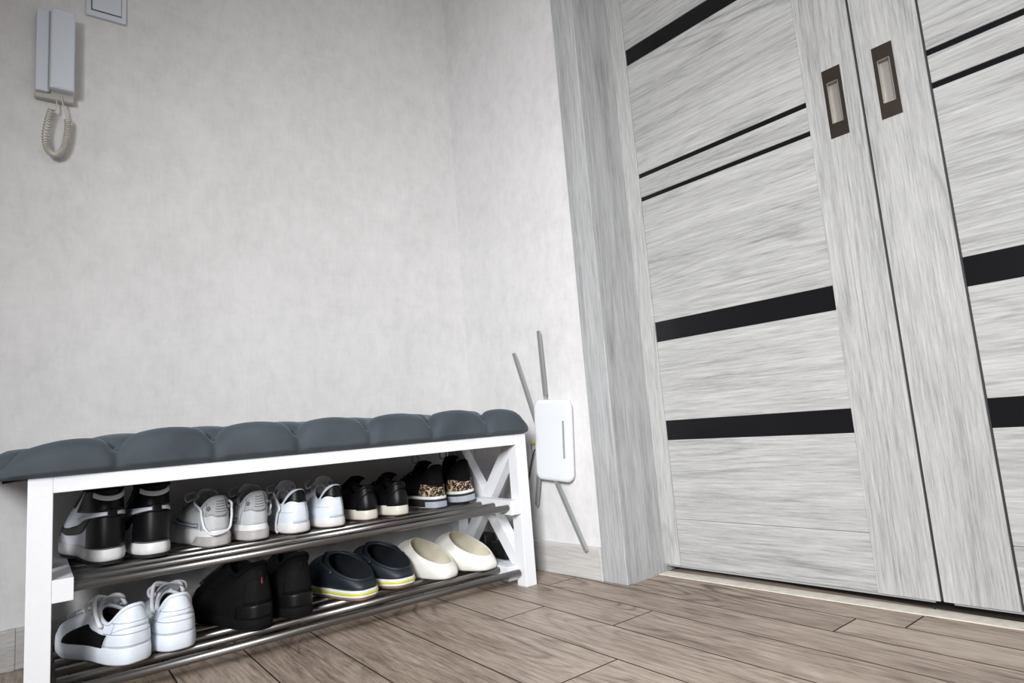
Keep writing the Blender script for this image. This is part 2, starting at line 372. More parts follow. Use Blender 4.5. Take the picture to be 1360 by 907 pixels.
# the right leaf: its handle stile is on the left
def leaf2():
    root = bpy.data.objects.new('door_2', None); COL.objects.link(root); root['kind'] = 'structure'; root.rotation_euler = (0, 0, TH)
    return root
def right_leaf():
    root = leaf2(); T = 0.035; ZB, ZT = 0.024, 2.09
    pierced_stile(root, -1.5800, -1.4425, -1.4985)
    obj('edge_seal', bx((D+0.004, -1.5836, 0.06), (D+0.02, -1.5801, 2.08)), M['seam_black'], root)  # dark strip in place of the shaded gap between stile and panels
    pa, pb = -1.5838, -2.13
    obj('stile', bx((D, -2.26, ZB), (D+T, pb, ZT), 0.0015), M['door_v'], root)
    zl = [ZB, 0.157, 0.402, 0.465, 0.711, 0.777, 1.176, 1.190, 1.257, 1.271, 1.655, 1.711, 1.96, ZT]
    for a, b, k in zip(zl[:-1], zl[1:], 'rpgpgpgpgpgpr'):
        if k == 'g': obj('glass_strip', bx((D+0.0055, pb, a), (D+0.020, pa, b)), M['black_glass'], root)
        elif k == 'p': obj('panel', bx((D+0.0022, pb+0.0006, a+0.0002), (D+T-0.004, pa-0.0006, b-0.0002), 0.0009, 1), M['door_h'], root)
        else: obj('rail', bx((D+0.0022, pb+0.0006, a+0.0004), (D+T-0.004, pa-0.0006, b-0.0008), 0.0009, 1), M['door_h'], root)
    obj('bottom_guide', bx((D+0.006, -2.25, ZB-0.006), (D+0.026, -1.460, ZB-0.0005), 0.001), M['plastic_grey'], root)
right_leaf()

# ------------------------------------------------------------------ bench
XL, XR, YF, YB, H = -1.3444, -0.1097, -0.4643, -0.058, 0.46
LW, LD = 0.0403, 0.0445
bench = thing('shoe_bench', 'long white wooden shoe bench with a tufted slate-grey velvet seat and metal rod shelves', 'bench', (0, 0, 0))
for x0 in (XL, XR-LW):
    for y0 in (YF, YB-LD):
        obj('leg', bx((x0, y0, 0.0), (x0+LW, y0+LD, H), 0.0014), M['white_paint'], bench)
obj('front_rail', bx((XL+LW, YF+0.0005, H-0.0336), (XR-LW, YF+0.024, H-0.0005), 0.0012), M['white_paint'], bench)
obj('back_rail', bx((XL+LW, YB-0.024, H-0.0336), (XR-LW, YB, H-0.0005), 0.0012), M['white_paint'], bench)
obj('seat_board', bx((XL+0.002, YF+0.024, H-0.010), (XR-0.002, YB-0.002, H+0.004)), M['board_dark'], bench)
RWD = 0.035
for side, (lx0, lx1, rx0, rx1) in enumerate(((XL, XL+LW, XL+LW, XL+LW+RWD), (XR-LW, XR, XR-LW-RWD, XR-LW))):
    ya, yb = YF+LD, YB-LD
    obj('top_rail', bx((lx0+0.003, ya, H-0.0336), (lx1-0.003, yb, H-0.001), 0.001), M['white_paint'], bench)
    obj('shelf_rail', bx((rx0, YF+0.0005, 0.2165), (rx1, YB-0.001, 0.2600), 0.0014), M['white_paint'], bench)
    if side == 0: obj('shelf_rail', bx((lx0+0.003, ya, 0.018), (lx1-0.003, yb, 0.060), 0.0014), M['white_paint'], bench)
    else: obj('shelf_rail', bx((rx0, ya-0.004, 0.018), (rx1, YB-0.001, 0.060), 0.0014), M['white_paint'], bench)
    # the X of braces
    yc, zc, hw = (YF+YB)/2, 0.244, 0.0225
    for s in (1, -1):
        bm = NB(); dy, dz = (yb-ya)/2, 0.182
        dirv = Vector((0, s*dy, dz)).normalized(); nv = Vector((0, -dirv.z, dirv.y))
        ln = math.hypot(dy, dz)
        # polygon of the brace clipped against legs (y range) by extending to them
        def at(t, w): return Vector((0, yc, zc))+dirv*t+nv*w
        pts = []
        for w in (hw, -hw):
            base = Vector((0, yc, zc))+nv*w
            t0 = (ya-base.y)/dirv.y; t1 = (yb-base.y)/dirv.y
            pts.append((base+dirv*t0, base+dirv*t1))
        quad = [pts[0][0], pts[0][1], pts[1][1], pts[1][0]]
        xa, xb = lx0+(0.003 if s > 0 else 0.0036), lx1-(0.003 if s > 0 else 0.0036)
        v0 = [bm.verts.new((xa, q.y, q.z)) for q in quad]; v1 = [bm.verts.new((xb, q.y, q.z)) for q in quad]
        bm.faces.new(v0[::-1]); bm.faces.new(v1)
        for k in range(4): bm.faces.new((v0[k], v0[(k+1) % 4], v1[(k+1) % 4], v1[k]))
        bmesh.ops.bevel(bm, geom=bm.edges[:], offset=0.001, segments=1, affect='EDGES')
        obj('brace', bm, M['white_paint'], bench)
# rods of the two shelves
def shelf(ztop, zc_front, y_front, first=0.0095):
    for k in range(6):
        y = y_front+0.074*k; r = first if k == 0 else 0.0082
        z = zc_front if k == 0 else ztop-r-0.0014
        xm = XL+LW+0.42+0.0*k
        bm = NB(); tube(bm, [(XL+LW+0.012, y, z), (XR-LW-0.012, y, z)], r, 14)
        if k: tube(bm, [(XL+LW+0.5, y, z), (XR-LW-0.012, y, z)], r+0.0012, 14)
        obj('shelf_rod', bm, M['steel'], bench, smooth=True)
        for p in COL.objects[-1].data.polygons:
            if len(p.vertices) > 4: p.use_smooth = False
SH1, SH2 = 0.2505, 0.0555
shelf(SH1, 0.2385, -0.446)
shelf(SH2, 0.0440, -0.4475)
# tufted cushion
def cushion():
    cx0, cx1, cy0, cy1, cz0, cz1 = -1.43, -0.092, -0.480, -0.035, 0.4585, 0.525
    nx, ny, nz = 260, 90, 16; r = 0.042; S = 0.1875; xo = -0.447
    yf, yb = cy0+0.040, cy1-0.045; nrow = 3.0
    bm = NB(); vm = {}
    def vert(i, j, k):
        key = (i, j, k)
        if key in vm: return vm[key]
        x = cx0+(cx1-cx0)*i/nx; y = cy0+(cy1-cy0)*j/ny; z = cz0+(cz1-cz0)*k/nz
        q = Vector((min(max(x, cx0+r), cx1-r), min(max(y, cy0+r), cy1-r), min(z, cz1-r)))
        if k == 0: q.z = z
        dv = Vector((x, y, z))-q
        if dv.length > 1e-9:
            # keep the box grid but pull it onto the rounded edge
            n = dv.normalized(); p = q+n*min(r, dv.length) if dv.length > r or True else None
            m = max(abs(dv.x), abs(dv.y), abs(dv.z)); p = q+n*m
        else: n = Vector((0, 0, 1)); p = Vector((x, y, z))
        t = (min(max(y, yf), yb)-yf)/(yb-yf)*1.0; t = t*nrow/2
        xx = (x-xo)/S
        
        a = abs(math.sin(PI*(xx+t))); b = abs(math.sin(PI*(xx-t)))
        crease = (a*b)
        w = 0.55*(1-math.exp(-crease*9.0))+0.45*min(1, crease)**0.6
        depthf = 1.0
        # buttons: extra pull at the crossings
        da = abs((xx+t)-round(xx+t)); db = abs((xx-t)-round(xx-t)); bd = math.hypot(da, db)
        pull = math.exp(-(bd/0.11)**2)
        topf = max(0.0, n.z) if dv.length > 1e-9 else 1.0
        amp = 0.026*w - 0.012*pull*topf
        endf = min(1.0, min(x-cx0, cx1-x)/0.05)
        amp = amp*(0.35+0.65*endf) if k > 0 else 0.006*w
        if n.z < 0.75:
            g = max(0.0, n.z)/0.75; side = 0.011*(1-math.exp(-crease*26.0))+0.004*min(1, crease); amp = (side*(1-g*g)+amp*g*g)*min(1, k/3)
        p = p+n*(amp-0.006)
        dl, dr = max(0, x-cx0), max(0, cx1-x)
        if dl < 0.40: p.z -= 0.036*(1-dl/0.40)**2*k/nz
        if dr < 0.16: p.z -= 0.022*(1-dr/0.16)**2*k/nz
        # lower edge tucked in
        if k <= 2: 
            inward = Vector((-n.x, -n.y, 0)); p += inward*(0.006*(2-k)/2)
        v = bm.verts.new(p); vm[key] = v; return v
    for i in range(nx):
        for j in range(ny):
            bm.faces.new((vert(i, j, nz), vert(i+1, j, nz), vert(i+1, j+1, nz), vert(i, j+1, nz)))
            bm.faces.new((vert(i, j, 0), vert(i, j+1, 0), vert(i+1, j+1, 0), vert(i+1, j, 0)))
    for k in range(nz):
        for i in range(nx):
            bm.faces.new((vert(i, 0, k), vert(i+1, 0, k), vert(i+1, 0, k+1), vert(i, 0, k+1)))
            bm.faces.new((vert(i, ny, k), vert(i, ny, k+1), vert(i+1, ny, k+1), vert(i+1, ny, k)))
        for j in range(ny):
            bm.faces.new((vert(0, j, k), vert(0, j, k+1), vert(0, j+1, k+1), vert(0, j+1, k)))
            bm.faces.new((vert(nx, j, k), vert(nx, j+1, k), vert(nx, j+1, k+1), vert(nx, j, k+1)))
    c = obj('cushion', bm, M['velvet'], bench, smooth=True)
    # covered buttons
    rows = []
    for m in range(0, int(nrow)+1):
        t = m*0.5; y = yf+(yb-yf)*t/(nrow/2)
        for q in range(-8, 4):
            xx = q+(0.5 if m % 2 else 0.0); x = xo+xx*S
            if cx0+0.09 < x < cx1-0.05: rows.append((x, y))
    for x, y in rows:
        b = NB(); bmesh.ops.create_uvsphere(b, u_segments=14, v_segments=8, radius=0.0075, matrix=Matrix.Translation((x, y, cz1-0.0165-0.036*max(0, 1-(x-cx0)/0.40)**2)) @ Matrix.Diagonal((1, 1, 0.5, 1)))
        obj('button', b, M['velvet'], c, smooth=True)
cushion()

# ------------------------------------------------------------------ shoes
def spow(v, p): return math.copysign(abs(v)**p, v)
class Shoe:
    """a shoe in its own frame: heel at y=0, toe at y=L, sole on z=0.  u runs round the outline from the heel, v from the sole up"""
    def __init__(s, L=.29, wh=.041, ww=.038, wb=.053, wt=.046, sole=.030, heel=.110, side=.080, front=.105, yf=.125, yc0=.012, cw=.030, toe=.055, curve=1, bulge=.006, springs=.008):
        s.__dict__.update(locals())
    def hw(s, y):
        t = min(max(y/s.L, 0), 1)
        K = [(0, s.wh), (.12, s.wh*1.02), (.40, s.ww), (.68, s.wb), (.86, s.wt), (1, s.wt*.9)]
        for (a, x), (b, z) in zip(K[:-1], K[1:]):
            if t <= b:
                f = (t-a)/(b-a); f = f*f*(3-2*f); return x+(z-x)*f
        return K[-1][1]
    def outline(s, u, off=0.0):
        th = 2*PI*u; c, sn = math.cos(th), math.sin(th)
        y = s.L/2*(1-spow(c, 0.80)); w = s.hw(y)
        x = -spow(sn, 0.62)*w
        x += s.curve*0.010*math.sin(PI*min(1, y/s.L))*0.6       # slight inward curve
        p = Vector((x, y, 0))
        if off:
            cen = Vector((0, min(max(y, .06), s.L-.06), 0)); p += (p-cen).normalized()*off
        return p
    def spring(s, y): 
        t = max(0, (y/s.L-.72)/.28); return s.springs*t*t
    def sole_rings(s, zs, n=56):
        rings = []
        for z, off in zs:
            r = []
            for i in range(n):
                p = s.outline(i/n, off); r.append(Vector((p.x, p.y, z+s.spring(p.y)))) 
            rings.append(r)
        return rings
    def collar(s, u):
        th = 2*PI*u; c, sn = math.cos(th), math.sin(th)
        y = s.yc0+(s.yf-s.yc0)/2*(1-c); x = -sn*s.cw*(1-0.12*c*-1)
        f = (1-c)/2
        # height: heel -> side dip -> front
        if f < .42: z = s.heel+(s.side-s.heel)*(math.sin(f/.42*PI/2)**1.6)
        else: z = s.side+(s.front-s.side)*(((f-.42)/.58)**1.35)
        return Vector((x, y, z))
    def S(s, u, v, off=0.0):
        B = s.outline(u, -0.002); B.z = s.sole+s.spring(B.y)-.003
        T = s.collar(u); f = (1-math.cos(2*PI*u))/2
        k = min(1, max(0, (f-.35)/.65)); k = k*k*(3-2*k)
        out = Vector((B.x*1.0, (B.y-s.L*.45), 0)); out = out.normalized() if out.length > 0 else out
        P1h = B+Vector((0, 0, (T.z-B.z)*.40))+out*s.bulge
        P2h = T+Vector((T.x*.10, 0, -(T.z-B.z)*.32))+Vector((out.x, out.y, 0))*(.004)
        P1t = B+Vector((0, 0, s.toe-s.sole+.004))+out*s.bulge*.5
        P2t = Vector((B.x*.55+T.x*.45, T.y*.45+B.y*.55, s.toe*.62+T.z*.42))
        P1 = P1h.lerp(P1t, k); P2 = P2h.lerp(P2t, k)
        a = 1-v
        p = B*(a**3)+P1*(3*a*a*v)+P2*(3*a*v*v)+T*(v**3)
        if off:
            e = .004
            du = s.S((u+e) % 1, v)-s.S((u-e) % 1, v); dv = s.S(u, min(1, v+.02))-s.S(u, max(0, v-.02))
            n = du.cross(dv); 
            if n.length > 0:
                n.normalize()
                if n.dot(out+Vector((0, 0, .6*k))) < 0: n = -n
                p = p+n*off
        return p
    def upper(s, nu=64, nv=14, v1=1.0):
        bm = NB(); loft(bm, [[s.S(i/nu, v1*j/nv) for i in range(nu)] for j in range(nv+1)]); return bm
    def lining(s, nu=48, depth=None):
        d = depth if depth is not None else s.sole+.004
        bm = NB(); rings = []
        for q in (0, .25, .6, 1):
            r = []
            for i in range(nu):
                t = s.collar(i/nu); b = s.outline(i/nu, -.010); b = Vector((b.x*.85, min(b.y, s.L*.8), d)); t2 = t.copy(); t2.x *= .96
                p = t2.lerp(b, q); p.z = t.z+(d-t.z)*q; 
                if q == 0: p = t2
                elif q < .5: p = Vector((t.x*.93, t.y, p.z))
                r.append(p)
            rings.append(r)
        loft(bm, rings, capb=True); return bm
    def rim(s, r=.0035, nu=48, flat=None):
        bm = NB(); closed_tube(bm, [s.collar(i/nu) for i in range(nu)], r, 8, flat); return bm
    def patch(s, uv, off=.0012, nu=16, nv=8, thick=True):
        """uv(a,b)->(u,v) for a,b in 0..1"""
        bm = NB()
        g = [[s.S(uv(a/nu, b/nv)[0] % 1, uv(a/nu, b/nv)[1], off) for b in range(nv+1)] for a in range(nu+1)]
        h = [[s.S(uv(a/nu, b/nv)[0] % 1, uv(a/nu, b/nv)[1], -.0004) for b in range(nv+1)] for a in range(nu+1)]
        G = [[bm.verts.new(p) for p in r] for r in g]; Hh = [[bm.verts.new(p) for p in r] for r in h]
        for a in range(nu):
            for b in range(nv): bm.faces.new((G[a][b], G[a+1][b], G[a+1][b+1], G[a][b+1]))
        for a in range(nu):
            bm.faces.new((G[a][0], Hh[a][0], Hh[a+1][0], G[a+1][0])); bm.faces.new((G[a][nv], G[a+1][nv], Hh[a+1][nv], Hh[a][nv]))
        for b in range(nv):
            bm.faces.new((G[0][b], G[0][b+1], Hh[0][b+1], Hh[0][b])); bm.faces.new((G[nu][b], Hh[nu][b], Hh[nu][b+1], G[nu][b+1]))
        return bm
    def line(s, uvs, r=.0008, off=.0006, n=6):
        bm = NB(); tube(bm, [s.S(u % 1, v, off) for u, v in uvs], r, n); return bm
    def vz(s, u, z):
        """v at which the upper reaches height z"""
        a, b = 0., 1.
        for _ in range(18):
            m = (a+b)/2
            if s.S(u, m).z < z: a = m
            else: b = m
        return (a+b)/2
    def tongue(s, h=.03, w=.022, back=.006):
        bm = NB(); pts = []; f = s.collar(.5); n = 10; m = 8
        for j in range(m+1):
            t = j/m; row = []
            yy = f.y+.030*(1-t)-back*3.0*t; zz = f.z-.014+(h+.014)*t
            ww = w*(0.85+.25*t) if t < .85 else w*1.02
            for i in range(n+1):
                a = (i/n-.5)*2; row.append(Vector((a*ww, yy-abs(a)**2*.010, zz-abs(a)**2*.004-(.006*abs(a)**3 if t > .85 else 0))))
            pts.append(row)
        V = [[bm.verts.new(p) for p in r] for r in pts]; Bk = [[bm.verts.new(p-Vector((0, .006, 0))) for p in r] for r in pts]
        for j in range(m):
            for i in range(n):
                bm.faces.new((V[j][i], V[j][i+1], V[j+1][i+1], V[j+1][i])); bm.faces.new((Bk[j][i], Bk[j+1][i], Bk[j+1][i+1], Bk[j][i+1]))
        for j in range(m): bm.faces.new((V[j][0], V[j+1][0], Bk[j+1][0], Bk[j][0])); bm.faces.new((V[j][n], Bk[j][n], Bk[j+1][n], V[j+1][n]))
        for i in range(n): bm.faces.new((V[0][i], Bk[0][i], Bk[0][i+1], V[0][i+1])); bm.faces.new((V[m][i], V[m][i+1], Bk[m][i+1], Bk[m][i]))
        return bm
    def laces(s, rows=5, r=.0024, du=.045, va=.45, vb=.98, bow=True):
        bm = NB()
        for k in range(rows):
            v0 = va+(vb-va)*k/(rows-1); v1 = min(1, v0+(vb-va)/(rows-1)*.8)
            for sg in (1, -1):
                tube(bm, [s.S(.5-sg*du+sg*2*du*q/6, v0+(v1-v0)*q/6, .003+.004*math.sin(PI*q/6)) for q in range(7)], r, 7)
        if bow:
            c = s.collar(.5)+Vector((0, .004, .006))
            for sg in (1, -1):
                tube(bm, spline([c, c+Vector((sg*.018, .004, .012)), c+Vector((sg*.038, 0, .006)), c+Vector((sg*.036, -.006, -.010)), c+Vector((sg*.014, -.002, -.002)), c]), r, 7)
        return bm

def place(name, label, x, y, z, deg, group, cat='shoe'):
    return thing(name, label, cat, (x, y, z), math.radians(deg), group)
def P(name, bm, m, root, smooth=True): return obj(name, bm, m, root, smooth)
def soles(s, root, out_m, mid_m, h_out=.006, flare=.003, name='midsole', groove=True):
    P('outsole', loft(NB(), s.sole_rings([(0, -.004), (0.001, -.001), (h_out, 0.0)]), True, True), out_m, root, False)
    zs = [(h_out, 0.0), (h_out+.002, flare*.7), (s.sole*.55, flare), (s.sole-.003, flare*.3), (s.sole, -.0005), (s.sole+.0005, -.006)]
    return P(name, loft(NB(), s.sole_rings(zs), True, True), mid_m, root)

UP = SH1; LO = SH2
# --- black and white high tops
def hightop(x, y, deg, mir, label):
    s = Shoe(L=.290, wh=.041, sole=.034, heel=.169, side=.163, front=.174, yf=.115, yc0=.016, cw=.033, toe=.060, curve=mir, bulge=.004)
    t = place('high_top_sneaker', label, x, y, UP, deg, 'black and white high-top sneakers')
    soles(s, t, L['outsole_black'], L['white_rubber'], .008)
    P('upper', s.upper(), L['white'], t); P('lining', s.lining(), L['lining'], t)
    # black heel counter running round the back, black ankle panel, black collar
    P('heel_counter', s.patch(lambda a, b: (-.17+.34*a, (.02+.50*b)*(1 if True else 1)-(.20*abs(a-.5)**2*b)), .0022, 26, 10), L['black'], t)
    P('ankle_panel', s.patch(lambda a, b: (-.26+.52*a, .585+.405*b), .0016, 26, 8), L['black'], t)
    P('heel_strap', s.patch(lambda a, b: (-.24+.48*a, .525+.06*b-.36*abs(a-.5)**2), .0034, 30, 4), L['white'], t)
    P('strap_loop', s.patch(lambda a, b: (-.022+.044*a, .49+.14*b), .0058, 6, 6), L['black'], t)
    P('collar_lining', s.patch(lambda a, b: (-.13+.26*a, .765+.085*b+.36*(abs(a-.5))**2), .0050, 18, 4), L['white'], t)
    # swoosh on each flank
    for sg in (1, -1):
        def sw(a, b, sg=sg):
            # thick belly forward, long tail to the heel
            u = .13+.19*a; mid = .56-.36*math.sin(min(1, a*1.06)*PI/2)+.34*max(0, a-.72); w = .004+.085*math.sin(PI*min(1, a**.9))*1.0
            return (sg*u, mid+w*(b-.5)*2)
        P('side_stripe', s.patch(sw, .0030, 22, 4), L['black'], t)
        P('eyestay', s.patch(lambda a, b, sg=sg: (sg*(.30+.13*a), .66+.32*b), .002, 10, 6), L['black'], t)
    P('toe_overlay', s.patch(lambda a, b: (.40+.20*a, .03+.25*b), .0018, 16, 6), L['black'], t)
    P('collar', s.rim(.006), L['black_cloth'], t); P('tongue', s.tongue(.014, .026), L['black_cloth'], t)
    P('laces', s.laces(5, .0024, bow=False), L['lace_black'], t)
    if mir > 0: t.rotation_euler = (math.radians(3.2), 0, math.radians(deg)); t.location.z += .0008   # toe rests on the shelf rail
    P('stitching', s.line([(-.15+.3*k/24, s.vz((-.15+.3*k/24) % 1, .0362)) for k in range(25)], .0007, .0024), L['stitch_grey'], t)
hightop(-1.194, -0.315, 12.5, 1, 'black high-top sneaker, leftmost on the upper shelf, white quarter and side stripe showing')
hightop(-1.105, -0.320, 3, -1, 'black high-top sneaker on the upper shelf beside the grey pair, seen square from the heel')

# --- pale grey runners with hanging lace
def runner(x, y, deg, mir, label, loop):
    s = Shoe(L=.285, wh=.0385, wb=.048, wt=.043, sole=.040, heel=.118, side=.088, front=.112, yf=.120, yc0=.004, cw=.030, toe=.066, curve=mir, bulge=.004)
    t = place('running_shoe', label, x, y, UP, deg, 'pale grey running shoes on the upper shelf')
    soles(s, t, L['outsole_grey'], L['white_rubber'], .004, .004)
    # grey wedge round the heel half of the midsole
    bm = NB(); n = 30; ring0, ring1, ring2 = [], [], []
    for i in range(n+1):
        u = -.20+.40*i/n; e = min(1, min(i, n-i)/3)
        for z, off, R in ((.004, .0045, ring0), (.020*e+.006, .0055, ring1), (.020*e+.006, .000, ring2)):
            p = s.outline(u % 1, off); R.append(bm.verts.new((p.x, p.y, z)))
    for i in range(n):
        bm.faces.new((ring0[i], ring0[i+1], ring1[i+1], ring1[i])); bm.faces.new((ring1[i], ring1[i+1], ring2[i+1], ring2[i]))
    P('heel_wedge', bm, L['outsole_grey'], t)
    P('upper', s.upper(), L['grey_light'], t); P('lining', s.lining(), L['grey_mid'], t)
    P('heel_counter', s.patch(lambda a, b: (-.14+.28*a, .02+.60*b-.10*abs(a-.5)), .0016, 20, 8), L['grey_light'], t)
    P('heel_cap', s.patch(lambda a, b: (-.115+.23*a, (.46+.54*b) if True else 0), .0028, 20, 8), L['grey_mid'], t)
    # moulded heel tab with ribs
    tab = P('heel_tab', s.patch(lambda a, b: (-.050+.100*a, .40+.18*abs(a-.5)*2*0+ (.06*(abs(a-.5)*2)**2)+(.60-.06*(abs(a-.5)*2)**2)*b), .0055, 12, 8), L['grey_mid'], t)
    for k in range(5):
        v = .56+.08*k
        obj('rib', s.line([(-.030+.060*q/6, v-.015*math.sin(PI*q/6)) for q in range(7)], .0010, .0060), L['stitch_grey'], tab, True)
    for sg in (1, -1):
        c = s.S((sg*.088) % 1, .70, .004); b = NB(); bmesh.ops.create_uvsphere(b, u_segments=14, v_segments=8, radius=.0052, matrix=Matrix.Translation(c))
        P('round_badge', b, L['stitch_grey'], t)
        P('side_panel', s.patch(lambda a, b, sg=sg: (sg*(.17+.17*a), .12+.20*b+.05*a), .0016, 12, 5), L['grey_blue'], t)
        P('side_band', s.patch(lambda a, b, sg=sg: (sg*(.18+.16*a), .20+.035*b+.05*a), .0028, 12, 3), L['white'], t)
        P('eyestay', s.patch(lambda a, b, sg=sg: (sg*(.31+.12*a), .62+.36*b), .002, 10, 6), L['grey_mid'], t)
    P('toe_overlay', s.patch(lambda a, b: (.38+.24*a, .03+.30*b), .0018, 16, 6), L['grey_mid'], t)
    P('collar', s.rim(.0045), L['grey_mid'], t); P('tongue', s.tongue(.026, .022), L['grey_light'], t)
    P('laces', s.laces(5, .0024), L['lace_white'], t)
    f = lambda u, v, o: s.S(u % 1, v, o)
    if loop:   # long lace loop slung round the heel
        c = s.collar(.5)
        pts = [c+Vector((-.01, -.006, .012)), s.collar(.30)+Vector((-.004, 0, .012)), f(.16, .86, .006), f(.125, .45, .006), f(.085, .10, .007), f(.03, -.0, .012)+Vector((0, -.004, -.004)), f(-.03, .02, .010), f(-.085, .28, .008), f(-.10, .62, .010), f(-.12, .92, .008), s.collar(.62)+Vector((0, 0, .014)), c+Vector((.012, -.004, .016))]
        P('lace_loop', tube(NB(), spline(pts, 8), .0030, 8), L['lace_white'], t)
    else:
        c = s.collar(.5)
        pts = [c+Vector((.012, -.004, .010)), s.collar(.72)+Vector((.012, 0, .006)), f(-.14, .62, .010), f(-.17, .25, .008), f(-.20, .55, .012), c+Vector((.014, .004, .006))]
        P('lace_loop', tube(NB(), spline(pts, 8), .0026, 8), L['lace_white'], t)
runner(-0.970, -0.318, 8, 1, 'pale grey running shoe with a white lace looped round its heel', True)
runner(-0.879, -0.322, 1, -1, 'pale grey running shoe next to the white sneakers on the upper shelf', False)

# --- white sneakers with black heel patch
def court(x, y, deg, mir, label, strand):
    s = Shoe(L=.285, wh=.0425, wb=.049, wt=.044, sole=.027, heel=.112, side=.074, front=.108, yf=.125, yc0=.010, cw=.029, toe=.055, curve=mir, bulge=.005)
    t = place('white_sneaker', label, x, y, UP, deg, 'white sneakers with black heel patches')
    soles(s, t, L['outsole_brown'], L['white_rubber'], .003, .002)
    P('upper', s.upper(), L['white'], t); P('lining', s.lining(), L['grey_mid'], t)
    P('heel_patch', s.patch(lambda a, b: (-.105+.255*a, .60+.12*max(0, a-.45)*2*(1-b)*1.3+.05*(1-b)*(a<.1)+(.385-.12*max(0, a-.45)*2)*b), .0020, 20, 8), L['black'], t)
    P('heel_overlay', s.patch(lambda a, b: (-.045+.09*a, .02+.55*b), .0014, 10, 6), L['white'], t)
    P('collar', s.rim(.0024), L['white'], t); P('tongue', s.tongue(.028, .023), L['grey_light'], t)
    P('laces', s.laces(6, .0026), L['lace_white'], t)
    P('stitching', s.line([(-.2+.4*k/24, s.vz((-.2+.4*k/24) % 1, .055)) for k in range(25)], .0005, .0004), L['stitch'], t)
    if strand:
        f = lambda u, v, o: s.S(u % 1, v, o)
        pts = [s.collar(.40)+Vector((-.012, 0, .008)), f(.20, .85, .006), f(.19, .5, .005), f(.18, .1, .006), f(.175, 0, .008)+Vector((0, 0, -.014)), f(.16, 0, .010)+Vector((0, -.004, -.018))]
        P('lace_end', tube(NB(), spline(pts, 8), .0030, 7), L['lace_white'], t)
court(-0.774, -0.325, 5, 1, 'white sneaker with a black heel patch and one lace end hanging down its side', True)
court(-0.675, -0.325, 1, -1, 'white sneaker with a black heel patch, beside the black leather shoes', False)

# --- black leather slip-ons
def slipon(x, y, deg, mir, label):
    s = Shoe(L=.275, wh=.038, wb=.047, wt=.042, sole=.030, heel=.094, side=.070, front=.104, yf=.110, yc0=.014, cw=.028, toe=.052, curve=mir, bulge=.006)
    t = place('slip_on_shoe', label, x, y, UP, deg, 'black leather shoes with white soles')
    soles(s, t, L['outsole_brown'], L['old_rubber'], .003, .002)
    P('upper', s.upper(), L['black'], t); P('lining', s.lining(), L['lining'], t)
    P('heel_counter', s.patch(lambda a, b: (-.13+.26*a, .02+(.72-.42*(abs(a-.5)*2)**2)*b), .0024, 22, 8), L['black'], t)
    P('collar', s.rim(.0050), L['black'], t); P('tongue', s.tongue(.020, .027), L['black_cloth'], t)
    P('laces', s.laces(5, .0022, bow=False), L['lace_black'], t)
slipon(-0.562, -0.302, 7, 1, 'black leather shoe with a scuffed white sole, nearest the white sneakers')
slipon(-0.468, -0.312, 2, -1, 'black leather shoe with a white sole, beside the leopard-print pair')

# --- leopard print sneakers on striped platforms
def leo(x, y, deg, mir, label):
    s = Shoe(L=.265, wh=.0385, wb=.050, sole=.036, heel=.128, side=.098, front=.120, yf=.115, yc0=.010, cw=.030, toe=.062, curve=mir, bulge=.003)
    t = place('leopard_sneaker', label, x, y, UP, deg, 'leopard-print sneakers on black and white platforms')
    P('outsole', loft(NB(), s.sole_rings([(0, -.004), (.0012, 0), (.003, .001)]), True, True), L['white_rubber'], t)
    P('midsole', loft(NB(), s.sole_rings([(.003, .001), (.004, .003), (.027, .003)]), True, True), L['outsole_black'], t)
    P('foxing', loft(NB(), s.sole_rings([(.027, .003), (.028, .0045), (.0345, .0045), (.036, 0)]), True, True), L['white_rubber'], t)
    bm = NB(); n = 24; A, B = [], []
    for i in range(n+1):
        u = -.115+.30*i/n if mir < 0 else -.10+.24*i/n; zt = .0165*min(1, max(0, i-1)/3) if True else 0
        p = s.outline(u % 1, .0050); A.append(bm.verts.new((p.x, p.y, .003))); B.append(bm.verts.new((p.x, p.y, .004+zt)))
    for i in range(n): bm.faces.new((A[i], A[i+1], B[i+1], B[i]))
    bmesh.ops.solidify(bm, geom=bm.faces[:], thickness=.0012)
    P('heel_flash', bm, L['white'], t)
    P('upper', s.upper(), L['black_suede'], t); P('lining', s.lining(), L['lining'], t)
    P('leopard_panel', s.patch(lambda a, b: (-.20+.40*a, .02+(.26+.30*(abs(a-.5)*2)**1.5)*b), .0016, 26, 8), L['leopard'], t)
    P('heel_tab', s.patch(lambda a, b: (-.05+.10*a, .40+.60*b), .0030, 10, 8), L['black_cloth'], t)
    P('collar', s.rim(.0055), L['black_cloth'], t); P('tongue', s.tongue(.026, .026), L['black_cloth'], t)
    P('laces', s.laces(5, .0024, bow=False), L['lace_black'], t)
    c = s.collar(.5)+Vector((-.02, -.01, .018)); bm = NB()
    closed_tube(bm, [c+Vector((.012*math.cos(k*PI/8), 0, .014+.014*math.sin(k*PI/8))) for k in range(16)], .0028, 7)
    P('tongue_loop', bm, L['lace_tan'], t)
    if mir < 0:      # its outer edge rests on the shelf rail, so it leans a little
        t.rotation_euler = (0, math.radians(-6.0), math.radians(deg)); t.location.z += .0072
leo(-0.328, -0.292, 2, 1, 'black and leopard-print sneaker beside the black leather shoes')
leo(-0.226, -0.300, -6, -1, 'black and leopard-print sneaker, rightmost shoe on the upper shelf')

